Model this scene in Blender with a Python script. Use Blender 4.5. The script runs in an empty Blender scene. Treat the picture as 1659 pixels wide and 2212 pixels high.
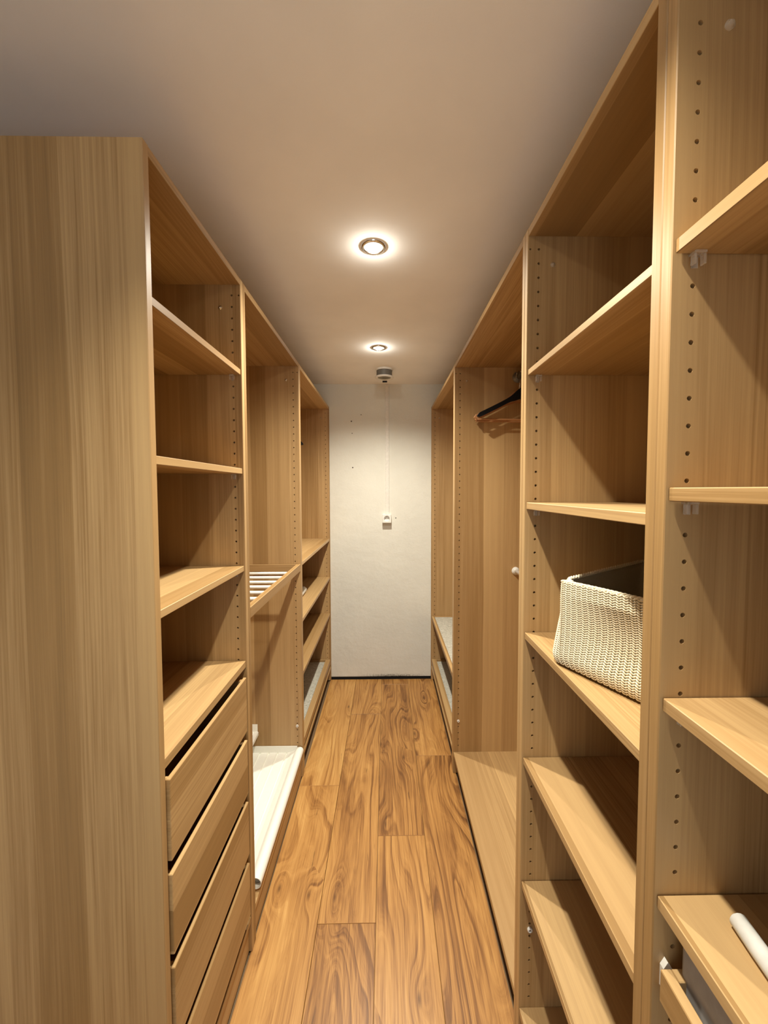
import bpy, math, random
import numpy as np
from mathutils import Matrix, Vector

random.seed(7)
PI = math.pi
S = bpy.context.scene
COL = S.collection

# ---------------------------------------------------------------- camera
F, PITCH, YAW, ROLL, H_CAM = 874.6354, 0.04453, 0.01497, -0.00192, 1.41089
CX, CY = 18.537, -8.602
def cam_axes():
    c, s = math.cos(YAW), math.sin(YAW); ry = np.array([[c, -s, 0], [s, c, 0], [0, 0, 1]])
    c, s = math.cos(PITCH), math.sin(PITCH); rp = np.array([[1, 0, 0], [0, c, -s], [0, s, c]])
    c, s = math.cos(ROLL), math.sin(ROLL); rr = np.array([[c, 0, s], [0, 1, 0], [-s, 0, c]])
    return rr @ rp @ ry
R = cam_axes()
cam_data = bpy.data.cameras.new('camera'); cam = bpy.data.objects.new('camera', cam_data); COL.objects.link(cam)
M = Matrix.Identity(4)
for i in range(3):
    M[i][0], M[i][1], M[i][2] = R[0][i], R[2][i], -R[1][i]
M[0][3], M[1][3], M[2][3] = 0, 0, H_CAM
cam.matrix_world = M
cam_data.sensor_fit = 'AUTO'; cam_data.sensor_width = 36.0
cam_data.lens = F / 2212 * 36.0
cam_data.shift_x = -CX / 2212; cam_data.shift_y = CY / 2212
cam_data.clip_start = 0.02; cam_data.clip_end = 50
S.camera = cam

# ---------------------------------------------------------------- light
EXPOSURE = 0.36
LAMP_W = 70.0; SPILL = 0.011
LAMP_COL = (1.0, 0.95, 0.82)
DAY = (0.74, 0.88, 1.0, 1); DAY_STRENGTH = 1.5
S.view_settings.view_transform = 'Standard'; S.view_settings.look = 'None'
S.view_settings.gamma = 1.0; S.view_settings.use_curve_mapping = False
S.view_settings.exposure = EXPOSURE
S.cycles.max_bounces = 10; S.cycles.diffuse_bounces = 8; S.cycles.glossy_bounces = 4
S.cycles.sample_clamp_indirect = 4.0
world = bpy.data.worlds.new('world'); S.world = world; world.use_nodes = True
bg = world.node_tree.nodes['Background']; bg.inputs[0].default_value = DAY; bg.inputs[1].default_value = DAY_STRENGTH

# ---------------------------------------------------------------- dimensions (metres)
A, B, D, CEIL, TOP = 0.41408, 0.32766, 2.97136, 2.17682, 2.012
L0, L1, L2 = 0.72173, 1.20271, 1.95919
R1, R2, R3 = 0.4899, 0.97271, 1.97245
R0 = R1 - 0.5
T = 0.018
DEPTH = 0.575
LAMPS = [(-0.039, 1.312), (-0.040, 2.218), (0.0, 0.406)]

# ---------------------------------------------------------------- helpers
WORLD_LOC = {}
class MB:
    """collects quads with uv (u along the grain, metres) into one mesh"""
    def __init__(s): s.v, s.f, s.uv, s.sm = [], [], [], []
    def face(s, pts, uv=None, smooth=False):
        i = len(s.v); s.v += [tuple(p) for p in pts]; s.f.append(tuple(range(i, i + len(pts))))
        s.uv.append(uv if uv else [(0, 0)] * len(pts)); s.sm.append(smooth)
    def box(s, x0, x1, y0, y1, z0, z1, g='z', c=0.0008, skip=None, off=None):
        off = off or (random.uniform(0, 40), random.uniform(0, 40))
        lo, hi = (x0, y0, z0), (x1, y1, z1); gi = 'xyz'.index(g)
        def uvw(p, n):
            oth = [i for i in range(3) if i != gi and i != n]
            if n == gi: a, b = oth; return (p[a] * .2 + off[0], p[b] + off[1])
            return (p[gi] + off[0], p[oth[0]] + 0.37 * n + off[1])
        def vert(sg, n):   # corner of sign sg belonging to face with normal axis n
            return tuple((hi[i] if sg[i] > 0 else lo[i]) - (0 if i == n else sg[i] * c) for i in range(3))
        for n in range(3):
            a, b = [i for i in range(3) if i != n]
            for sn in (-1, 1):
                if skip == (n, sn): continue
                loop = [(-1, -1), (1, -1), (1, 1), (-1, 1)]
                if (sn > 0) == (n == 1): loop = loop[::-1]
                pts = []
                for sa, sb in loop:
                    sg = [0, 0, 0]; sg[n], sg[a], sg[b] = sn, sa, sb; pts.append(vert(sg, n))
                s.face(pts, [uvw(p, n) for p in pts])
        for n in range(3):            # chamfers along axis n
            a, b = [i for i in range(3) if i != n]
            for sa in (-1, 1):
                for sb in (-1, 1):
                    pts = []
                    for sn, m in ((-1, a), (1, a), (1, b), (-1, b)):
                        sg = [0, 0, 0]; sg[n], sg[a], sg[b] = sn, sa, sb; pts.append(vert(sg, m))
                    s.face(pts, [uvw(p, a) for p in pts])
        for sx in (-1, 1):
            for sy in (-1, 1):
                for sz in (-1, 1):
                    pts = [vert((sx, sy, sz), m) for m in range(3)]
                    s.face(pts, [uvw(p, 0) for p in pts])
        return s
    def tube(s, path, r, n=10, caps=True, ell=None):
        path = [Vector(p) for p in path]; rings = []
        up = Vector((0.123, 0.31, 0.94)).normalized()
        rs = r if isinstance(r, (list, tuple)) else [r] * len(path)
        prev = None
        for i, p in enumerate(path):
            t = (path[min(i + 1, len(path) - 1)] - path[max(i - 1, 0)]).normalized()
            if prev is None: a = t.cross(up).normalized()
            else: a = (prev - t * prev.dot(t)).normalized()
            prev = a; b = t.cross(a)
            rings.append([p + (a * math.cos(k * 2 * PI / n) + b * math.sin(k * 2 * PI / n)) * rs[i] for k in range(n)])
        d = 0
        for i in range(len(rings) - 1):
            dl = (path[i + 1] - path[i]).length
            for k in range(n):
                k2 = (k + 1) % n
                s.face([rings[i][k], rings[i][k2], rings[i + 1][k2], rings[i + 1][k]],
                       [(d, k / n * .05), (d, (k + 1) / n * .05), (d + dl, (k + 1) / n * .05), (d + dl, k / n * .05)], True)
            d += dl
        if caps: s.face(rings[0][::-1]); s.face(rings[-1])
        return s
    def lathe(s, prof, cx, cy, cz, n=32, axis='z', smooth=True, sign=1):
        def P(r, h, k):
            c, q = r * math.cos(2 * PI * k / n), r * math.sin(2 * PI * k / n)
            return {'z': (cx + c, cy + q, cz + sign * h), 'y': (cx + c, cy + sign * h, cz + q), 'x': (cx + sign * h, cy + c, cz + q)}[axis]
        for i in range(len(prof) - 1):
            (r0, h0), (r1, h1) = prof[i], prof[i + 1]
            for k in range(n):
                pts = [P(r0, h0, k), P(r0, h0, k + 1), P(r1, h1, k + 1), P(r1, h1, k)]
                if r0 < 1e-6: pts = [pts[0], pts[2], pts[3]]
                elif r1 < 1e-6: pts = pts[:3]
                s.face(pts, None, smooth)
        return s
    def prism(s, outline, t0, t1, fn, smooth=False):
        """outline 2d points; fn(a,b,t)->3d"""
        n = len(outline)
        s.face([fn(a, b, t0) for a, b in outline][::-1]); s.face([fn(a, b, t1) for a, b in outline])
        for i in range(n):
            p, q = outline[i], outline[(i + 1) % n]
            s.face([fn(*p, t0), fn(*q, t0), fn(*q, t1), fn(*p, t1)], None, smooth)
        return s
    def build(s, name, mat, parent=None, weld=True, origin=None):
        me = bpy.data.meshes.new(name)
        V = np.array(s.v, dtype=float)
        if origin is None:
            origin = Vector(((V[:, 0].min() + V[:, 0].max()) / 2, (V[:, 1].min() + V[:, 1].max()) / 2, V[:, 2].min()))
        V = V - np.array(origin)
        me.from_pydata(V.tolist(), [], s.f)
        uvl = me.uv_layers.new(name='UVMap')
        flat = [c for f in s.uv for q in f for c in q]
        uvl.data.foreach_set('uv', flat)
        me.polygons.foreach_set('use_smooth', s.sm)
        if weld:
            import bmesh
            bm = bmesh.new(); bm.from_mesh(me); bmesh.ops.remove_doubles(bm, verts=bm.verts, dist=1e-5)
            bmesh.ops.recalc_face_normals(bm, faces=bm.faces); bm.to_mesh(me); bm.free()
        me.materials.append(mat); me.update()
        o = bpy.data.objects.new(name, me); COL.objects.link(o)
        WORLD_LOC[o.name] = Vector(origin)
        if parent is not None:
            o.parent = parent; o.location = Vector(origin) - WORLD_LOC[parent.name]
        else: o.location = origin
        return o
def empty(name, loc):
    o = bpy.data.objects.new(name, None); COL.objects.link(o); o.location = loc; o.empty_display_size = .1
    WORLD_LOC[o.name] = Vector(loc); return o
def tag(o, label, cat, group=None):
    o['label'] = label; o['category'] = cat
    if group: o['group'] = group
    return o
def struct(o): o['kind'] = 'structure'; return o

# ---------------------------------------------------------------- materials
class NT:
    def __init__(s, name):
        s.m = bpy.data.materials.new(name); s.m.use_nodes = True; s.t = s.m.node_tree; s.n = s.t.nodes
        s.p = s.n['Principled BSDF']
    def add(s, typ, **kw):
        n = s.n.new(typ)
        for k, v in kw.items(): setattr(n, k, v)
        return n
    def link(s, a, b): s.t.links.new(a, b)
    def val(s, sock, v):
        if hasattr(v, 'is_linked') or hasattr(v, 'links'): s.link(v, sock)
        else: sock.default_value = v
    def math(s, op, a, b=0.0, c=0.0):
        n = s.add('ShaderNodeMath', operation=op); s.val(n.inputs[0], a); s.val(n.inputs[1], b)
        if len(n.inputs) > 2: s.val(n.inputs[2], c)
        return n.outputs[0]
    def comb(s, x, y, z=0.0):
        n = s.add('ShaderNodeCombineXYZ')
        for i, v in enumerate((x, y, z)): s.val(n.inputs[i], v)
        return n.outputs[0]
    def noise(s, vec, scale=1.0, detail=2.0, rough=0.5, dist=0.0):
        n = s.add('ShaderNodeTexNoise'); s.val(n.inputs['Vector'], vec); n.inputs['Scale'].default_value = scale
        n.inputs['Detail'].default_value = detail; n.inputs['Roughness'].default_value = rough; n.inputs['Distortion'].default_value = dist
        return n.outputs['Fac']
    def ramp(s, fac, stops, interp='LINEAR'):
        n = s.add('ShaderNodeValToRGB'); s.val(n.inputs[0], fac); cr = n.color_ramp; cr.interpolation = interp
        while len(cr.elements) < len(stops): cr.elements.new(0.5)
        for e, (p, c) in zip(cr.elements, stops):
            e.position = p; e.color = (*c, 1) if len(c) == 3 else c
        return n.outputs[0]
    def mix(s, fac, a, b, mode='MIX'):
        n = s.add('ShaderNodeMix', data_type='RGBA', blend_type=mode)
        s.val(n.inputs['Factor'], fac); s.val(n.inputs[6], a); s.val(n.inputs[7], b); return n.outputs[2]
    def map(s, v, a, b, c, d):
        n = s.add('ShaderNodeMapRange'); s.val(n.inputs[0], v)
        for i, q in enumerate((a, b, c, d)): n.inputs[i + 1].default_value = q
        return n.outputs[0]
    def bump(s, h, strength=.2, dist=.001):
        n = s.add('ShaderNodeBump'); n.inputs['Strength'].default_value = strength; n.inputs['Distance'].default_value = dist
        s.link(h, n.inputs['Height']); s.link(n.outputs[0], s.p.inputs['Normal'])
def flat(name, col, rough=.5, metal=0.0, spec=.5, grain=.93):
    k = NT(name); k.p.inputs['Base Color'].default_value = (*col, 1); k.p.inputs['Roughness'].default_value = rough
    k.p.inputs['Metallic'].default_value = metal; k.p.inputs['Specular IOR Level'].default_value = spec
    tc = k.add('ShaderNodeTexCoord'); n = k.noise(tc.outputs['Object'], 90, 3)
    k.link(k.mix(k.map(n, .3, .7, 0, 1), (*[c * grain for c in col], 1), (*[min(1, c * (1 + (1 - grain) * .7)) for c in col], 1)), k.p.inputs['Base Color'])
    return k.m
def make_oak(name, light=(.515, .333, .148), dark=(.335, .195, .073), rough=.42):
    k = NT(name); tc = k.add('ShaderNodeTexCoord'); sep = k.add('ShaderNodeSeparateXYZ'); k.link(tc.outputs['UV'], sep.inputs[0])
    u, v = sep.outputs[0], sep.outputs[1]
    wob = k.noise(k.comb(k.math('MULTIPLY', u, .9), k.math('MULTIPLY', v, 5)), 1, 2)
    vw = k.math('ADD', v, k.math('MULTIPLY', wob, .020))
    vor = k.add('ShaderNodeTexVoronoi', voronoi_dimensions='1D', feature='F1'); k.link(k.math('MULTIPLY', vw, 12.5), vor.inputs['W']); vor.inputs['Scale'].default_value = 1
    sc = k.add('ShaderNodeSeparateColor'); k.link(vor.outputs['Color'], sc.inputs[0])
    stave, gmix = sc.outputs[0], sc.outputs[1]
    broad = k.noise(k.comb(k.math('MULTIPLY', u, .8), k.math('MULTIPLY', vw, 38)), 1, 3, .6)
    fine = k.noise(k.comb(k.math('MULTIPLY', u, 2.2), k.math('MULTIPLY', vw, 190)), 1, 4, .65)
    pore = k.noise(k.comb(k.math('MULTIPLY', u, 16), k.math('MULTIPLY', vw, 700)), 1, 2, .6)
    famp = k.map(gmix, .25, .9, .14, 1.35)
    t = k.math('MULTIPLY', k.math('SUBTRACT', stave, .5), .60)
    t = k.math('ADD', t, k.math('MULTIPLY', k.math('SUBTRACT', broad, .5), .60))
    t = k.math('ADD', t, k.math('MULTIPLY', k.math('SUBTRACT', fine, .5), famp))
    t = k.math('ADD', t, k.math('MULTIPLY', k.math('SUBTRACT', pore, .5), .16))
    t = k.math('ADD', t, .5)
    mid = tuple((a + b) / 2 * f for a, b, f in zip(light, dark, (1.0, 1.0, 1.03)))
    k.link(k.ramp(t, [(.02, tuple(c * .8 for c in dark)), (.28, dark), (.52, mid), (.80, light), (1, tuple(min(1, c * 1.13) for c in light))]), k.p.inputs['Base Color'])
    k.link(k.map(fine, .2, .8, rough + .08, rough - .06), k.p.inputs['Roughness'])
    k.p.inputs['Specular IOR Level'].default_value = .45
    k.bump(fine, .12, .0006)
    return k.m
def make_plank():
    k = NT('rustic_plank'); tc = k.add('ShaderNodeTexCoord'); sep = k.add('ShaderNodeSeparateXYZ'); k.link(tc.outputs['UV'], sep.inputs[0])
    u, v = sep.outputs[0], sep.outputs[1]
    oi = k.add('ShaderNodeObjectInfo'); rnd = oi.outputs['Random']
    base = k.noise(k.comb(k.math('MULTIPLY', u, 1.1), k.math('MULTIPLY', v, 6.0)), 1, 1.3, .45, .2)
    mid = k.noise(k.comb(k.math('MULTIPLY', u, 6), k.math('MULTIPLY', v, 22)), 1, 2, .5)
    # knots raise the field so the rings bend round them
    vor = k.add('ShaderNodeTexVoronoi', voronoi_dimensions='2D', feature='F1'); k.link(k.comb(k.math('MULTIPLY', u, 2.4), k.math('MULTIPLY', v, 7.0)), vor.inputs['Vector']); vor.inputs['Scale'].default_value = 1
    kd = vor.outputs['Distance']
    ksep = k.add('ShaderNodeSeparateColor'); k.link(vor.outputs['Color'], ksep.inputs[0])
    has = k.map(ksep.outputs[0], .66, .70, 0, 1)
    bumpk = k.math('MULTIPLY', k.math('POWER', 2.718, k.math('MULTIPLY', k.math('MULTIPLY', kd, kd), -22.0)), has)
    h = k.math('ADD', k.math('MULTIPLY', base, 9.5), k.math('MULTIPLY', mid, .45))
    h = k.math('ADD', h, k.math('MULTIPLY', bumpk, 1.7))
    h = k.math('ADD', h, k.math('MULTIPLY', v, 16.0))
    saw = k.math('FRACT', h)
    ring = k.math('MULTIPLY', k.map(saw, .55, .93, 0, 1), k.map(saw, .93, 1.0, 1, 0))
    fig = k.noise(k.comb(k.math('MULTIPLY', u, 1.5), k.math('MULTIPLY', v, 9)), 1, 2, .5)
    ring = k.math('MULTIPLY', ring, k.map(fig, .38, .62, .15, 1.0))
    fib = k.noise(k.comb(k.math('MULTIPLY', u, 2.4), k.math('MULTIPLY', h, 4.2)), 1, 4, .62)
    fine = k.noise(k.comb(k.math('MULTIPLY', u, 4.5), k.math('MULTIPLY', v, 250)), 1, 4, .65)
    streak = k.noise(k.comb(k.math('MULTIPLY', u, .8), k.math('MULTIPLY', v, 24)), 1, 3, .6)
    blot = k.noise(k.comb(k.math('MULTIPLY', u, 2.6), k.math('MULTIPLY', v, 9)), 1, 3, .55)
    t = k.math('ADD', .57, k.math('MULTIPLY', ring, -.30))
    t = k.math('ADD', t, k.math('MULTIPLY', k.math('SUBTRACT', fib, .5), .62))
    t = k.math('ADD', t, k.math('MULTIPLY', k.math('SUBTRACT', fine, .5), .66))
    t = k.math('ADD', t, k.math('MULTIPLY', k.math('SUBTRACT', streak, .5), .50))
    t = k.math('ADD', t, k.math('MULTIPLY', k.math('SUBTRACT', blot, .5), .46))
    t = k.math('ADD', t, k.math('MULTIPLY', k.math('SUBTRACT', rnd, .5), .24))
    lines = k.noise(k.comb(k.math('MULTIPLY', u, 2.6), k.math('ADD', k.math('MULTIPLY', v, 85), k.math('MULTIPLY', h, 2.0))), 1, 3, .6)
    t = k.math('ADD', t, k.math('MULTIPLY', k.math('SUBTRACT', lines, .5), .50))
    t = k.math('ADD', t, k.math('MULTIPLY', bumpk, -.10))
    col = k.ramp(t, [(.05, (.110, .043, .011)), (.30, (.25, .109, .029)), (.52, (.425, .210, .059)), (.74, (.55, .297, .092)), (.95, (.67, .405, .142))])
    # dark knot hearts and short black cracks
    heart = k.math('MULTIPLY', k.map(kd, .01, .06, 1, 0), has)
    col = k.mix(k.math('MULTIPLY', heart, .72), col, (.085, .032, .010, 1))
    crk = k.noise(k.comb(k.math('MULTIPLY', u, 9), k.math('MULTIPLY', v, 75)), 1, 2, .5)
    crk2 = k.noise(k.comb(k.math('MULTIPLY', u, 3), k.math('MULTIPLY', v, 9)), 1, 1, .5)
    cf = k.math('MULTIPLY', k.map(crk, .66, .74, 0, 1), k.map(crk2, .52, .62, 0, 1))
    col = k.mix(k.math('MULTIPLY', cf, .62), col, (.07, .028, .010, 1))
    k.link(col, k.p.inputs['Base Color'])
    k.link(k.map(fine, .2, .8, .46, .34), k.p.inputs['Roughness']); k.p.inputs['Specular IOR Level'].default_value = .4
    k.bump(t, .10, .0008)
    return k.m
def make_plaster(name, col, bump=.25, stain=False):
    k = NT(name); tc = k.add('ShaderNodeTexCoord'); ob = tc.outputs['Object']
    n1 = k.noise(ob, 260, 4, .6); n2 = k.noise(ob, 15, 5, .62); n3 = k.noise(ob, 4, 3, .5)
    c = k.mix(k.map(n3, .35, .65, 0, 1), (*[q * .95 for q in col], 1), (*col, 1))
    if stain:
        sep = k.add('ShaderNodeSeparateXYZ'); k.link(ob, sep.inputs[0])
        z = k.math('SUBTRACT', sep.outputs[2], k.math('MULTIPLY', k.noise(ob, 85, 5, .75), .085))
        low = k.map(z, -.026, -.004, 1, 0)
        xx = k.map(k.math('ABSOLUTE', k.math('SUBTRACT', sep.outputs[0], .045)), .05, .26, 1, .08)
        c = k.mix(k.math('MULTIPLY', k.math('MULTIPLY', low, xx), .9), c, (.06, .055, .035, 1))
    k.link(c, k.p.inputs['Base Color']); k.p.inputs['Roughness'].default_value = .9; k.p.inputs['Specular IOR Level'].default_value = .2
    h = k.math('ADD', k.math('MULTIPLY', n1, .35), k.math('MULTIPLY', n2, 1.0))
    k.bump(h, bump, .007)
    return k.m
def make_felt():
    k = NT('grey_felt'); tc = k.add('ShaderNodeTexCoord'); ob = tc.outputs['Object']
    n = k.noise(ob, 70, 6, .75, 1.2); n2 = k.noise(ob, 600, 2)
    k.link(k.ramp(n, [(.30, (.30, .28, .23)), (.5, (.46, .44, .37)), (.68, (.66, .63, .55))]), k.p.inputs['Base Color'])
    k.p.inputs['Roughness'].default_value = 1; k.p.inputs['Specular IOR Level'].default_value = .1; k.bump(n2, .4, .002); return k.m
def make_clear():
    k = NT('clear_plastic'); k.p.inputs['Base Color'].default_value = (.80, .72, .60, 1); k.p.inputs['Roughness'].default_value = .12
    k.p.inputs['Alpha'].default_value = .34; k.p.inputs['IOR'].default_value = 1.45; return k.m
def make_emit(name, col, st):
    k = NT(name); k.p.inputs['Base Color'].default_value = (1, 1, 1, 1)
    k.p.inputs['Emission Color'].default_value = (*col, 1); k.p.inputs['Emission Strength'].default_value = st; return k.m
def make_yarn(name='cotton_yarn', f=1.0):
    k = NT(name); tc = k.add('ShaderNodeTexCoord'); ob = tc.outputs['Object']
    n = k.noise(ob, 900, 3, .6); n2 = k.noise(ob, 9, 2)
    c = k.mix(k.map(n, .3, .7, 0, 1), (.66 * f, .56 * f, .38 * f, 1), (.88 * f, .80 * f, .60 * f, 1))
    k.link(c, k.p.inputs['Base Color']); k.p.inputs['Roughness'].default_value = .95; k.p.inputs['Specular IOR Level'].default_value = .15
    k.bump(n, .4, .001); return k.m
OAK = make_oak('oak_laminate')
PLANK = make_plank()
WALL = make_plaster('cream_plaster', (.755, .745, .665), .55, True)
SIDE = make_plaster('pale_plaster', (.80, .75, .66), .3)
CEILM = make_plaster('ceiling_paint', (.95, .94, .92), .06)
FELT = make_felt(); CLEAR = make_clear(); YARN = make_yarn(); YARN_SHADE = make_yarn('shaded_yarn', .62)  # second yarn is a darkened copy: shade between stitches put into its colour
WHITE = flat('white_enamel', (.90, .90, .83), .35, grain=.985); WHITEP = flat('white_plastic', (.82, .80, .74), .35)
BLACK = flat('black_lacquer', (.004, .004, .005), .45, 0.0, .2); HWOOD = flat('hanger_wood', (.42, .20, .08), .4)
CHROME = flat('chrome', (.75, .73, .70), .15, 1.0); STEEL = flat('grey_metal', (.30, .29, .27), .4, .6); GREY = flat('grey_paint', (.15, .14, .12), .5)
DARK = flat('dark_gap', (.012, .011, .010), .8); LENS = flat('dull_lens', (.20, .18, .12), .25)
GREYBOX = flat('grey_fabric', (.36, .33, .30), .95, 0, .1); RODM = flat('white_metal_rod', (.86, .85, .79), .28)
DUCT = flat('conduit_paint', (.74, .715, .65), .6, 0, .2); ROLLM = flat('white_cloth', (.70, .69, .64), .9); SUB = flat('underlay', (.16, .10, .05), .9); PLUG = flat('dark_plug', (.05, .03, .02), .8)
BULB = make_emit('bulb_glow', (1.0, .86, .58), 9.0)

# ---------------------------------------------------------------- room shell
floor = struct(MB().box(-1.0, .915, -1.25, D + .03, -.06, -.0085, 'y').build('floor', SUB))
cols = [(-.4195, [-.7, .60, 1.879, D - .006]), (-.229, [-1.2, .02, 1.26, 2.494, D - .006]), (-.0385, [-.98, .31, 1.593, 2.88, D - .006]),
        (.152, [-.5, .80, 2.089, D - .006]), (-.61, [-.2, .70]), (-.8005, [-.6, .70])]
for x0, ys in cols:
    for y0, y1 in zip(ys[:-1], ys[1:]):
        MB().box(x0 + .0006, x0 + .1905 - .0006, y0 + .0006, y1 - .0006, -.0085, 0, 'y', .0007).build('plank', PLANK, floor)
ceiling = struct(MB().box(-1.05, .97, -1.25, D + .1, CEIL, CEIL + .1, 'y').build('ceiling', CEILM))
struct(MB().box(-1.08, -(A + DEPTH + .006), -1.25, D + .1, -.06, CEIL, 'z').build('wall_left', SIDE))
struct(MB().box(B + DEPTH + .006, .97, -1.25, D + .1, -.06, CEIL, 'z').build('wall_right', SIDE))
wb = struct(MB().box(-(A + DEPTH + .006), B + DEPTH + .006, D, D + .1, .018, CEIL, 'z').build('wall_back', WALL, origin=Vector((0, D, 0))))
struct(MB().box(-(A + DEPTH), B + DEPTH, D + .008, D + .03, -.008, .017, 'x').build('gap_shade_back', DARK))  # near-black strip standing in for the shade in the gap under the wall
wf = MB()
wf.box(-1.0, -.48, -1.25, -1.15, -.06, CEIL); wf.box(.48, .91, -1.25, -1.15, -.06, CEIL); wf.box(-.48, .48, -1.25, -1.15, 2.05, CEIL)
struct(wf.build('wall_front', SIDE))
for x, z, r in ((-.254, 1.910, .0050), (-.183, 1.957, .0035), (-.249, 1.823, .0035), (-.246, 1.575, .0048), (.068, 1.205, .0042)):
    m = MB(); m.lathe([(0, .0012), (r * .6, .0010), (r, .0002), (r * .9, -.004)], x, D, z, 9, 'y', True, -1); m.build('screw_hole', PLUG, wb)

# ---------------------------------------------------------------- wardrobes
HOLES = [1.965 - .032 * k for k in range(58)]
def hole_panel(side, y0, y1):
    """far side panel: drilled face looks towards -y; side=+1 right row, -1 left row"""
    m = MB(); off = (random.uniform(0, 40), random.uniform(0, 40)); c = .0012
    fx = B if side > 0 else -A
    x0, x1 = (fx, fx + DEPTH) if side > 0 else (fx - DEPTH, fx)
    m.box(x0, x1, y0, y1, 0, TOP, 'z', c, skip=(1, -1), off=off)
    uv = lambda p: (p[2] + off[0], p[0] + .37 + off[1])
    def rect(a0, a1, b0, b1):
        a0, a1 = sorted((a0, a1))
        if a1 - a0 < 1e-6 or b1 - b0 < 1e-6: return
        pts = [(a0, y0, b0), (a1, y0, b0), (a1, y0, b1), (a0, y0, b1)]; m.face(pts, [uv(p) for p in pts])
    def cell(a0, a1, b0, b1, ca, cb, r):
        outer = [(a1, cb), (a1, b1), (ca, b1), (a0, b1), (a0, cb), (a0, b0), (ca, b0), (a1, b0)]
        inn = [(ca + r * math.cos(k * PI / 4), cb + r * math.sin(k * PI / 4)) for k in range(8)]
        for k in range(8):
            q = (k + 1) % 8
            pts = [(outer[k][0], y0, outer[k][1]), (outer[q][0], y0, outer[q][1]), (inn[q][0], y0, inn[q][1]), (inn[k][0], y0, inn[k][1])]
            m.face(pts, [uv(p) for p in pts])
            pts = [(inn[k][0], y0, inn[k][1]), (inn[q][0], y0, inn[q][1]), (inn[q][0], y0 + .012, inn[q][1]), (inn[k][0], y0 + .012, inn[k][1])]
            m.face(pts, [uv(p) for p in pts])
        pts = [(a, y0 + .012, b) for a, b in inn]; m.face(pts, [uv(p) for p in pts])
    cc = fx + side * .0255; e0 = fx + side * c; e3 = fx + side * (DEPTH - c); ea, eb = cc - side * .0155, cc + side * .0155
    lo, hi = HOLES[-1] - .016, HOLES[0] + .016
    rect(eb, e3, c, TOP - c); rect(ea, eb, c, lo); rect(ea, eb, hi, TOP - c)
    a, b_ = sorted((ea, eb))
    for z in HOLES: cell(a, b_, z - .016, z + .016, cc, z, .0030)
    zt = HOLES[0]; rect(e0, ea, c, zt - .016); rect(e0, ea, zt + .016, TOP - c)
    a, b_ = sorted((e0, ea)); cell(a, b_, zt - .016, zt + .016, (a + b_) / 2, zt, .0025)
    return m
PIN_X = .058
def wardrobe(side, y0, y1, label, shelves, plinth_in, bottom=.108, pegs=()):
    fx = B if side > 0 else -A
    xr = lambda a, b: tuple(sorted((fx + side * a, fx + side * b)))      # a, b: distances behind the front plane
    g = .0004
    w = empty('wardrobe', (fx + side * DEPTH / 2, (y0 + y1) / 2, 0))
    tag(w, label, 'wardrobe', 'oak wardrobe frames along the aisle')
    MB().box(*xr(0, DEPTH), y0 + g, y0 + T, 0, TOP, 'z', .0012).build('side_panel', OAK, w)
    hole_panel(side, y1 - T, y1 - g).build('side_panel', OAK, w)
    ya, yb = y0 + T, y1 - T
    MB().box(*xr(.001, DEPTH - .004), ya, yb, TOP - T, TOP, 'y').build('top_panel', OAK, w)
    MB().box(*xr(.002, DEPTH - .004), ya, yb, bottom - T, bottom, 'y').build('bottom_panel', OAK, w)
    MB().box(*xr(plinth_in, plinth_in + .016), ya, yb, 0.001, bottom - T, 'y').build('plinth', OAK, w)
    MB().box(*xr(DEPTH - .004, DEPTH), ya, yb, bottom - T, TOP - .001, 'z').build('back_panel', OAK, w)
    MB().lathe([(0, .0055), (.0025, .005), (.0036, .0035), (.0036, .0026), (.0056, .0022), (.0056, 0)], fx + side * PIN_X, yb, 1.930, 14, 'y', True, -1).build('cam_screw', CLEAR if side > 0 else CHROME, w)
    for zt, th in shelves:
        s = MB().box(*xr(.0035, DEPTH - .008), ya + .001, yb - .0015, zt - th, zt, 'y', .0010).build('shelf', OAK, w)
        for yy, dy in ((yb, -1), (ya, 1)):
            m = MB(); xa, xb = xr(.019, .033); ys = sorted((yy, yy + dy * .012)); zb = zt - th
            m.box(xa, xb, ys[0], ys[1], zb - .0035, zb - .0003, 'y', .0008)
            m.box(xa + .003, xb - .003, *sorted((yy, yy + dy * .0020)), zb - .016, zb - .0035, 'y', .0006)
            m.box(xa, xa + .003, *sorted((yy + dy * .0035, yy + dy * .0105)), zb - .015, zb - .0035, 'y', .0006)
            m.box(xb - .003, xb, *sorted((yy + dy * .0035, yy + dy * .0105)), zb - .015, zb - .0035, 'y', .0006)
            m.build('shelf_support', CLEAR, s)
    for z in pegs:
        MB().lathe([(.0022, .004), (.0025, .0055), (.0062, .0050), (.0065, .001), (.0065, 0)], fx + side * .0255, yb, z, 14, 'y', True, -1).build('peg', WHITEP, w)
    return w
TH = .016
wL1 = wardrobe(-1, L0, L1, 'oak wardrobe with four stacked drawers under open shelves and a plain end panel', [(1.757, TH), (1.474, TH), (1.190, TH), (.907, TH + .004)], .010, .113)
wL2 = wardrobe(-1, L1, L2, 'oak wardrobe holding a white trouser rack and white shoe trays', [], .008, .108, (.258,))
wL3 = wardrobe(-1, L2, D - .001, 'oak wardrobe with three low shelves and one felt tray beside the far wall', [(1.058, .018), (.775, .018), (.505, .018)], .030, .105)
wR1 = wardrobe(1, R0, R1, 'oak shelf wardrobe carrying a white rod, opposite the plain end panel', [(1.696, TH), (1.413, TH), (1.161, TH), (.9135, TH)], .030, .115)
wR2 = wardrobe(1, R1, R2, 'oak shelf wardrobe that holds the knitted basket', [(1.691, .0135), (1.381, TH), (1.069, TH), (.760, TH), (.446, TH)], .030, .113, (.319,))
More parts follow.
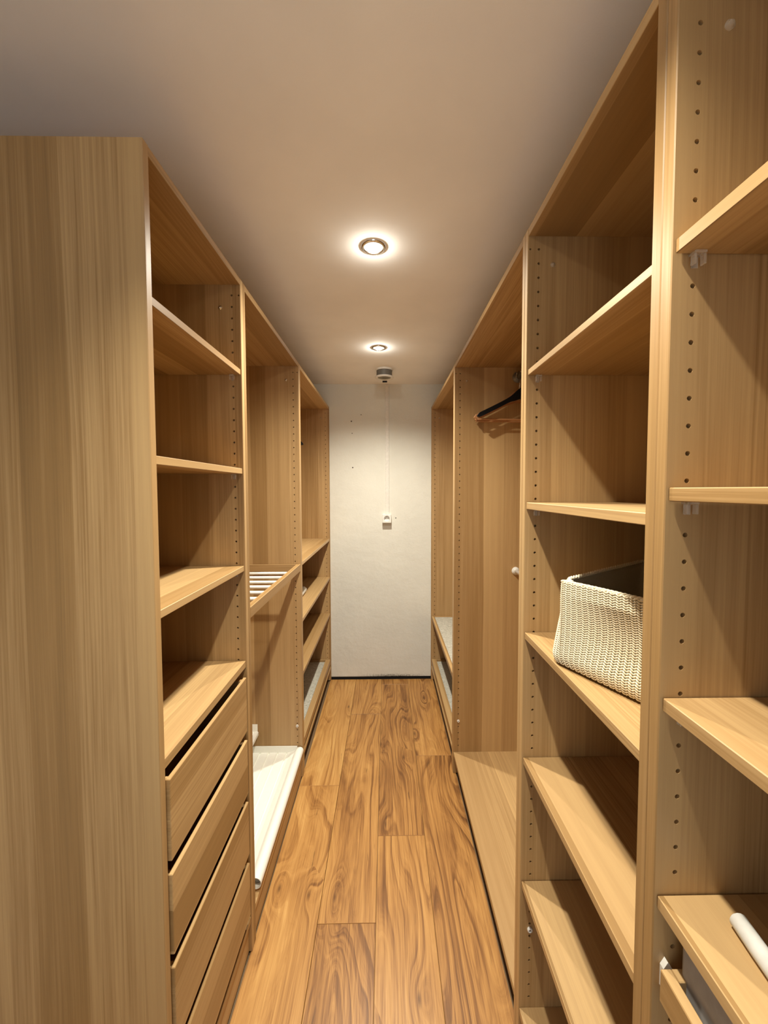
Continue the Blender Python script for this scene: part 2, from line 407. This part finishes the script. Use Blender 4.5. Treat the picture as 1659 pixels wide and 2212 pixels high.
wR3 = wardrobe(1, R2, R3, 'oak wardrobe with an open hanging space for wooden hangers', [], .026, .108, (.266,))
wR4 = wardrobe(1, R3, D - .001, 'oak wardrobe with two felt trays below empty hanging space by the far wall', [], .030, .105)

# drawers
for zb, zt in ((.706, .866), (.519, .679), (.332, .492), (.144, .304)):
    y0, y1 = .7455, 1.1635; xf = -A + .0045
    d = MB().box(xf - .009, xf, y0, y1, zb, zt, 'y', .0012)
    d.box(xf - .50, xf - .009, y0 + .004, y0 + .016, zb + .012, zt - .004, 'x', .0006)
    d.box(xf - .50, xf - .009, y1 - .016, y1 - .004, zb + .012, zt - .004, 'x', .0006)
    d.box(xf - .50, xf - .488, y0 + .016, y1 - .016, zb + .012, zt - .004, 'y', .0006)
    d.box(xf - .488, xf - .009, y0 + .016, y1 - .016, zb + .012, zb + .018, 'y', .0004)
    dr = d.build('drawer', OAK, wL1)

# pull-out trouser rack
def rack_frame(xf, side, y0, y1, z0, z1, deep, wf=.017):
    xr = lambda a, b: tuple(sorted((xf + side * a, xf + side * b)))
    m = MB().box(*xr(0, wf), y0, y1, z0, z1, 'y', .001)
    m.box(*xr(wf, deep), y0, y0 + .014, z0, z1, 'x', .001); m.box(*xr(wf, deep), y1 - .014, y1, z0, z1, 'x', .001)
    m.box(*xr(deep, deep + .014), y0, y1, z0, z1, 'y', .001); return m
fr = rack_frame(-A - .0005, -1, L1 + T + .003, L2 - T - .002, 1.022, 1.056, .545, .018).build('trouser_rack', OAK, wL2)
for y in (1.312, 1.399, 1.484, 1.570, 1.652, 1.740, 1.830):
    MB().tube([(-A - .0185, y, 1.034), (-A - .30, y, 1.034), (-A - .5455, y, 1.034)], .0062, 12).build('rod', RODM, fr)

# white shoe trays
def shoe_tray(x_front, y0, y1, z, x_back, roll=True):
    m = MB(); prof = []
    if roll:
        cx, cz, r = x_front - .0185, z + .014, .0185
        prof = [(cx + r * math.cos(t), cz + r * math.sin(t)) for t in np.linspace(-2.55, 2.30, 20)]
        prof.append((cx - .022, z + .017))
        prof.append((cx - .046, z + .006))
    else:
        prof = [(x_front, z - .016), (x_front, z - .002), (x_front - .004, z + .002)]
    x = prof[-1][0] - .012
    while x > x_back + .03:
        prof += [(x, z + .004 if roll else z), (x - .0030, z - .0022 if roll else z - .003), (x - .0070, z - .0022 if roll else z - .003), (x - .0100, z + .004 if roll else z)]; x -= .0435
    prof.append((x_back, z + .004 if roll else z)); prof.append((x_back, z + .045))
    ya, yb = y0 + .003, y1 - .003
    for (a0, b0), (a1, b1) in zip(prof[:-1], prof[1:]):
        m.face([(a0, ya, b0), (a0, yb, b0), (a1, yb, b1), (a1, ya, b1)], None, False)
    o = m.build('shoe_tray', WHITE, wL2)
    sol = o.modifiers.new('thick', 'SOLIDIFY'); sol.thickness = .0016; sol.offset = 0
    for ys in ((y0, y0 + .003), (y1 - .003, y1)):
        MB().box(x_back, x_front - (.030 if roll else .004), ys[0], ys[1], z - .005, z + .037, 'x', .0008).build('side_wall', WHITE, o)
    if roll:
        MB().lathe([(0, .0005), (.0155, .0005), (.0175, 0)], x_front - .0185, ya + .02, z + .014, 20, 'y').build('end_cap', STEEL, o)
    return o
shoe_tray(-A + .0035, L1 + T + .041, L2 - T - .001, .1215, -A - .54)
shoe_tray(-.629, L1 + T + .012, L2 - T - .001, .2315, -A - .55, False)

# felt trays
def felt_tray(w, side, y0, y1, zt, hh, wf, sink):
    fx = (B if side > 0 else -A) + side * .004
    xr = lambda a, b: tuple(sorted((fx + side * a, fx + side * b)))
    m = MB().box(*xr(0, wf), y0, y1, zt - hh, zt, 'y', .001)
    m.box(*xr(wf, .54), y0, y0 + .013, zt - hh, zt, 'x', .001); m.box(*xr(wf, .54), y1 - .013, y1, zt - hh, zt, 'x', .001)
    m.box(*xr(.54, .553), y0, y1, zt - hh, zt, 'y', .001); m.box(*xr(wf, .54), y0 + .013, y1 - .013, zt - hh, zt - hh + .006, 'y', .0005)
    o = m.build('pull_out_tray', OAK, w)
    MB().box(*xr(wf + .0005, .5395), y0 + .0135, y1 - .0135, zt - hh + .0062, zt - sink, 'y', .001).build('felt_lining', FELT, o)
felt_tray(wL3, -1, L2 + T + .003, D - T - .004, .160, .034, .034, .014)
felt_tray(wR4, 1, R3 + T + .003, D - T - .004, .157, .034, .034, .014)
felt_tray(wR4, 1, R3 + T + .003, D - T - .004, .478, .022, .020, .003)

# clothes rails
def rail(w, x, z, y0, y1, mat, fr=.027, r=.0125):
    o = MB().tube([(x, y0 + .001, z), (x, (y0 + y1) / 2, z), (x, y1 - .001, z)], r, 16).build('clothes_rail', mat, w)
    for yy, s in ((y1, -1), (y0, 1)):
        MB().lathe([(0, .016), (r + .002, .016), (r + .003, .013), (r + .003, .008), (fr, .006), (fr, 0)], x, yy, z, 24, 'y', True, s).build('rail_flange', mat, o)
    return o
RAILX = B + .296
rail(wR3, RAILX + .006, 1.948, R2 + T, R3 - T, STEEL, .026)
rail(wR3, RAILX + .006, 1.015, R2 + T, R3 - T, WHITEP, .019, .0105)
rail(wL3, -A - .29, 1.885, L2 + T, D - .001 - T, STEEL, .026)

# R1: pull-out rack at the bottom of the frame
xr0 = B + .0005
rk = rack_frame(xr0, 1, R0 + T + .012, R1 - T - .014, .794, .834, .54, .013).build('trouser_rack', OAK, wR1)
MB().box(xr0 + .014, xr0 + .53, R0 + T + .028, R1 - T - .030, .786, .794, 'y').build('rack_base', OAK, rk)
MB().prism([(.3375, .797), (.3375, .824), (.3430, .8325), (.3490, .823), (.3450, .815), (.3440, .797)], R1 - T - .007, R1 - T - .0002, lambda a, b, t: (a, t, b)).build('rack_bracket', WHITEP, wR1)

# ---------------------------------------------------------------- loose things
def rounded(x0, x1, y0, y1, r, n=5):
    pts = []
    for cx, cy, a in ((x1 - r, y1 - r, 0), (x0 + r, y1 - r, PI / 2), (x0 + r, y0 + r, PI), (x1 - r, y0 + r, 1.5 * PI)):
        pts += [(cx + r * math.cos(a + k * PI / 2 / n), cy + r * math.sin(a + k * PI / 2 / n)) for k in range(n + 1)]
    return pts
gb = empty('storage_box', (.60, .25, .7945))
tag(gb, 'grey fabric box in the pull-out rack under the shelf with a white rod', 'box')
m = MB(); o_ = rounded(.350, .80, .05, .455, .006, 3); i_ = rounded(.354, .796, .054, .451, .004, 3)
n = len(o_)
for k in range(n):
    q = (k + 1) % n
    for (P0, z0), (P1, z1) in (((o_, .7945), (o_, .882)), ((o_, .882), (i_, .882)), ((i_, .882), (i_, .800))):
        m.face([(*P0[k], z0), (*P0[q], z0), (*P1[q], z1), (*P1[k], z1)])
m.face([(*p, .7945) for p in o_][::-1]); m.face([(*p, .800) for p in i_])
m.build('box_shell', GREYBOX, gb)
MB().box(.3492, .3505, .20, .26, .85, .866, 'y', .0004).build('pull_tab', GREYBOX, gb)

tag(MB().tube([(.398, .432, .9232), (.397, .431, .9232), (.393, .40, .9232), (.376, .25, .9232), (.366, .16, .9232), (.3655, .159, .9232)], [.006, .0092, .0096, .0096, .0092, .006], 16).build('rod', ROLLM),
    'short white textured rod lying on the shelf above the grey box', 'rod')
m = MB(); yy = [2.20, 2.203, 2.30, 2.40, 2.497, 2.50]
m.tube([(-.515, y, .7945 + .0005) for y in yy], [.010, .0185, .019, .019, .0185, .012], 18)
tag(m.build('cloth_roll', ROLLM), 'small rolled white cloth on the middle shelf by the far wall', 'cloth')

def hanger(name, mat, x, y, zr, rot, label, bar, half=.213, drop=.115, rail_r=.0125):
    """zr: rail centre height"""
    root = empty(name, (x, y, zr)); tag(root, label, 'hanger', 'coat hangers on the clothes rails')
    c, s = math.cos(rot), math.sin(rot)
    fn = lambda a, b, t: (x + a * c - t * s, y + a * s + t * c, zr + b)
    zt = -.076
    top, bot = [], []
    for k in range(25):
        q = k / 24; sx = q * half
        e = min(1, max(0, (q - .10) / .90)); e2 = e ** .86
        sm = 1 / (1 + math.exp(-(q - .20) * 22))
        zc = zt - .012 * sm - (drop - .012) * e2
        th = .050 * (1 - sm) + .0215 * sm
        if q > .93: th *= math.sqrt(max(.02, 1 - ((q - .93) / .07) ** 2))
        mid = zc - .0105 - (.5 * (.050 - .0215) * (1 - sm))
        top.append((sx, mid + th / 2)); bot.append((sx, mid - th / 2))
    right = top + bot[::-1]
    out = [(-a, b) for a, b in top[:0:-1]] + top + bot[::-1] + [(-a, b) for a, b in bot[1:]]
    MB().prism(out, -.0065, .0065, fn).build('shoulders', mat, root)
    R_ = rail_r + .003
    pts = [fn(0, zt + .001, 0), fn(0, -R_ - .022, 0), fn(0.004, -R_ - .012, 0)]
    pts += [fn(R_ * math.cos(t) , R_ * math.sin(t), 0) for t in np.linspace(-.85, PI + .25, 15)]
    MB().tube(pts, .0017, 8).build('hook', CHROME, root)
    if bar:
        zb = bot[-3][1] - .006
        MB().tube([fn(-half * .94, zb + .004, 0), fn(-half * .90, zb, 0), fn(0, zb - .002, 0), fn(half * .90, zb, 0), fn(half * .94, zb + .004, 0)], .0048, 10).build('trouser_bar', mat, root)
        for sg in (-1, 1):
            MB().box(*sorted((x + sg * half * .955 - .004, x + sg * half * .955 + .004)), y - .004 + sg * half * .955 * s, y + .004 + sg * half * .955 * s, zr + zb - .004, zr + bot[-3][1] + .004, 'z', .001).build('bar_end', mat, root)
    return root
hanger('coat_hanger', BLACK, RAILX + .002, 1.855, 1.948, .02, 'black coat hanger, the front one in the open hanging space', False)
hanger('coat_hanger', HWOOD, RAILX - .004, 1.891, 1.948, .02, 'brown wooden hanger with trouser bar directly behind the black hanger', True)
hanger('coat_hanger', HWOOD, RAILX + .004, 1.922, 1.945, .012, 'brown wooden hanger nearest the side panel, behind the other wooden hanger', True)
hanger('coat_hanger', BLACK, -A - .292, 2.42, 1.885, .03, 'lone black hanger whose tip shows above three low shelves', False)

# knitted basket
def basket():
    root = empty('knitted_basket', (.50, .70, 1.0695)); tag(root, 'cream knitted cotton basket standing on a shelf', 'basket')
    z0, Ht = 1.0700, .165
    P0 = np.array([.3195, .793]); ex = np.array([.42, -.907]); ex /= np.linalg.norm(ex); ey = np.array([-ex[1], ex[0]]); ey = ey if ey[0] > 0 else -ey
    Lx, Ly, r = .285, .30, .030
    loc = []
    def arc(cx, cy, a0, a1, n): return [(cx + r * math.cos(t), cy + r * math.sin(t)) for t in np.linspace(a0, a1, n)]
    ring = [(t, 0) for t in np.linspace(r, Lx - r, 24)] + arc(Lx - r, r, -PI / 2, 0, 9)[1:] + [(Lx, t) for t in np.linspace(r, Ly - r, 24)][1:] + \
        arc(Lx - r, Ly - r, 0, PI / 2, 9)[1:] + [(t, Ly) for t in np.linspace(Lx - r, r, 24)][1:] + arc(r, Ly - r, PI / 2, PI, 9)[1:] + \
        [(0, t) for t in np.linspace(Ly - r, r, 24)][1:] + arc(r, r, PI, 1.5 * PI, 9)[1:-1]
    ring = np.array(ring); seg = np.linalg.norm(np.roll(ring, -1, 0) - ring, axis=1); cum = np.concatenate([[0], np.cumsum(seg)]); per = cum[-1]
    ringc = np.vstack([ring, ring[:1]])
    cen = np.array([Lx / 2, Ly / 2])
    def surf(s, v):      # s along the perimeter, v 0..1 up the wall
        s = np.mod(s, per); a = np.interp(s, cum, ringc[:, 0]); b = np.interp(s, cum, ringc[:, 1])
        k = np.array(v)
        base = np.clip(k / .12, 0, 1); tuck = 1 - .035 * (1 - base) ** 2 - .085 * k
        sag = .006 * np.sin(s * 14.0 + .8) + .005 * np.sin(s * 31 + k * 3) 
        dent = -.012 * np.exp(-((s - .13) / .09) ** 2) * np.sin(np.clip((k - .15) / .7, 0, 1) * PI)
        a2 = cen[0] + (a - cen[0]) * tuck; b2 = cen[1] + (b - cen[1]) * tuck
        d = np.stack([a - cen[0], b - cen[1]], -1); d /= np.linalg.norm(d, axis=-1, keepdims=True)
        push = (.012 * k * np.sin(s * 4.2 + 1.0) + dent + .3 * sag * k)
        a2 = a2 + d[..., 0] * push; b2 = b2 + d[..., 1] * push
        h = Ht + .016 * np.exp(-((s - .74) / .22) ** 2) + .004 * np.sin(s * 9)
        z = z0 + .004 + k * (h - .004)
        return np.stack([P0[0] + ex[0] * a2 + ey[0] * b2, P0[1] + ex[1] * a2 + ey[1] * b2, z], -1)
    # wall + floor behind the stitches, in the yarn darkened as shade
    m = MB(); NS, NV = 150, 14
    ss = np.linspace(0, per, NS + 1)
    G = np.array([surf(ss, np.full_like(ss, k / NV)) for k in range(NV + 1)])
    cw = np.array([*(P0 + ex * cen[0] + ey * cen[1]), 0])
    G2 = G.copy(); G2[..., :2] = cw[:2] + (G[..., :2] - cw[:2]) * .978
    for i in range(NV):
        for j in range(NS):
            m.face([G[i, j], G[i, j + 1], G[i + 1, j + 1], G[i + 1, j]], None, True)
            m.face([G2[i, j], G2[i + 1, j], G2[i + 1, j + 1], G2[i, j + 1]], None, True)
    for j in range(NS):
        m.face([G[NV, j], G[NV, j + 1], G2[NV, j + 1], G2[NV, j]], None, True)
    m.face([tuple(p) for p in G[0, :-1]][::-1]); m.face([tuple(p) for p in G2[1, :-1]])
    m.build('basket_wall', YARN_SHADE, root, True)
    # stitches: slanted spindles forming columns of V
    cols_ = int(round(per / .0118)); rows = int(Ht / .0042)
    cw_ = per / cols_; rh = 1.0 / rows
    K, Rn = 5, 6
    V, Fc = [], []
    tt = np.linspace(0, 1, K); prof = np.array([.62, .95, 1.0, .95, .62]) * .00168
    for c in range(cols_):
        for half_ in (-1, 1):
            for rr in range(rows):
                j = random.uniform(-.12, .12)
                s_ = (c + .5) * cw_ + half_ * cw_ * (.00 + .51 * tt)
                v_ = np.clip((rr + .1 + .95 * tt + j * .3) * rh, 0, 1.02)
                ctr = surf(s_, v_)
                d = ctr[-1] - ctr[0]; d /= np.linalg.norm(d)
                outw = np.array([*(ctr[2][:2] - cw[:2]), 0]); outw /= np.linalg.norm(outw)
                bb = np.cross(d, outw); bb /= np.linalg.norm(bb); oo = np.cross(bb, d)
                base = len(V)
                for q in range(K):
                    ce = ctr[q] + outw * (.0012 + .0012 * math.sin(PI * tt[q]))
                    for k in range(Rn):
                        a = 2 * PI * k / Rn
                        V.append(ce + (oo * math.cos(a) * .9 + bb * math.sin(a)) * prof[q])
                for q in range(K - 1):
                    for k in range(Rn):
                        k2 = (k + 1) % Rn
                        Fc.append((base + q * Rn + k, base + q * Rn + k2, base + (q + 1) * Rn + k2, base + (q + 1) * Rn + k))
    me = bpy.data.meshes.new('stitches'); V = np.array(V); org = np.array(WORLD_LOC[root.name]); me.from_pydata((V - org).tolist(), [], Fc)
    me.polygons.foreach_set('use_smooth', [True] * len(Fc)); me.materials.append(YARN); me.update()
    o = bpy.data.objects.new('stitches', me); COL.objects.link(o); o.parent = root; o['kind'] = 'stuff'
    # braided rim
    m = MB(); pts = surf(ss, np.full_like(ss, 1.0)); 
    for ph in (0, PI):
        pp = []
        for j in range(0, 601):
            s_ = per * j / 600; p = surf(np.array([s_]), np.array([1.0]))[0]; a = s_ * 2 * PI / .016 + ph
            outw = np.array([*(p[:2] - cw[:2]), 0]); outw /= np.linalg.norm(outw)
            pp.append(p + outw * (.0018 * math.cos(a) - .001) + np.array([0, 0, .0018 * math.sin(a)]))
        m.tube(pp, .0023, 6, False)
    m.build('rim', YARN, root, False)
basket()

# ---------------------------------------------------------------- fittings on ceiling and far wall
def downlight(x, y, label, power=1.0, cone=147):
    root = empty('downlight', (x, y, CEIL)); tag(root, label, 'downlight', 'recessed ceiling downlights')
    MB().lathe([(.0285, -.0005), (.0295, .0050), (.0330, .0068), (.0375, .0050), (.0398, .0015), (.0398, 0)], x, y, CEIL, 40, 'z', True, -1).build('trim_ring', CHROME, root)
    MB().lathe([(0, .0052), (.010, .0048), (.019, .0036), (.0262, .0014), (.0282, 0)], x, y, CEIL, 32, 'z', True, -1).build('bulb', BULB, root)
    ld = bpy.data.lights.new('downlight_lamp', 'SPOT'); ld.energy = LAMP_W * power; ld.color = LAMP_COL; ld.shadow_soft_size = .016
    ld.spot_size = math.radians(cone); ld.spot_blend = 1.0
    sp = bpy.data.lights.new('downlight_spill', 'POINT'); sp.energy = LAMP_W * SPILL * power; sp.color = LAMP_COL; sp.shadow_soft_size = .010
    so = bpy.data.objects.new('downlight_spill', sp); COL.objects.link(so); so.parent = root; so.location = (0, 0, -.017)
    lo = bpy.data.objects.new('downlight_lamp', ld); COL.objects.link(lo); lo.parent = root; lo.location = (0, 0, -.024)
downlight(*LAMPS[0], 'lit downlight with chrome ring in mid ceiling, larger of the two in view')
downlight(*LAMPS[1], 'lit downlight with chrome ring beside the grey ceiling fitting')
downlight(*LAMPS[2], 'lit downlight above the entrance end of the aisle', .98, 114)

cf = empty('ceiling_spotlight', (-.012, 2.61, CEIL)); tag(cf, 'unlit grey cylindrical ceiling light with white rim above the conduit', 'ceiling light')
MB().lathe([(.054, 0), (.054, .008), (.050, .010)], -.012, 2.61, CEIL, 36, 'z', True, -1).build('base_ring', WHITEP, cf)
MB().lathe([(.0495, .006), (.0495, .046)], -.012, 2.61, CEIL, 36, 'z', True, -1).build('housing', GREY, cf)
MB().lathe([(.0495, .046), (.058, .047), (.0595, .052), (.056, .0575), (.046, .0565), (.0415, .052)], -.012, 2.61, CEIL, 40, 'z', True, -1).build('rim', WHITEP, cf)
MB().lathe([(0, .049), (.020, .0492), (.030, .050), (.0420, .0515)], -.012, 2.61, CEIL, 36, 'z', True, -1).build('lens', LENS, cf)
MB().box(-.024, .006, 2.664, 2.676, CEIL - .066, CEIL - .050, 'x', .001).build('clip', BLACK, cf)

cd = empty('cable_conduit', (.006, D, 1.236)); tag(cd, 'narrow cream conduit running down the far wall to the socket', 'conduit')
MB().box(-.0075, .0195, D - .0105, D - .0002, 1.236, CEIL - .0005, 'z', .0015).build('cover', DUCT, cd)
MB().box(-.0095, .0215, D - .004, D - .0001, 1.236, CEIL - .0005, 'z', .0005).build('base_strip', DUCT, cd)

sk = empty('wall_socket', (.002, D, 1.172)); tag(sk, 'small white surface-mounted power socket at the conduit end', 'socket')
def socket():
    cx, z0, z1, w, dp = .002, 1.171, 1.2355, .0325, .040; yf = D - dp; cz = (z0 + z1) / 2; n = 32; r = .0205
    m = MB().box(cx - w, cx + w, yf, D - .0003, z0, z1, 'z', .003, skip=(1, -1))
    def sq(t):
        c, s = math.cos(t), math.sin(t); k = 1 / max(abs(c), abs(s)); return (cx + (w - .003) * c * k, cz + ((z1 - z0) / 2 - .003) * s * k)
    for k in range(n):
        t0, t1 = 2 * PI * k / n, 2 * PI * (k + 1) / n
        a, b = sq(t0), sq(t1); c = (cx + r * math.cos(t0), cz + r * math.sin(t0)); d = (cx + r * math.cos(t1), cz + r * math.sin(t1))
        m.face([(a[0], yf, a[1]), (b[0], yf, b[1]), (d[0], yf, d[1]), (c[0], yf, c[1])])
        m.face([(c[0], yf, c[1]), (d[0], yf, d[1]), (d[0], yf + .017, d[1]), (c[0], yf + .017, c[1])])
    m.face([(cx + r * math.cos(2 * PI * k / n), yf + .017, cz + r * math.sin(2 * PI * k / n)) for k in range(n)])
    m.build('housing', WHITEP, sk)
    MB().tube([(cx, yf + .0168, cz + .010), (cx, yf + .004, cz + .010), (cx, yf + .002, cz + .010)], [.0024, .0024, .0012], 10).build('earth_pin', CHROME, sk)
    for s in (-1, 1):
        MB().lathe([(0, .0006), (.0024, .0006), (.0028, 0)], cx + s * .0095, yf + .0168, cz, 12, 'y', True, -1).build('contact_hole', BLACK, sk)
socket()
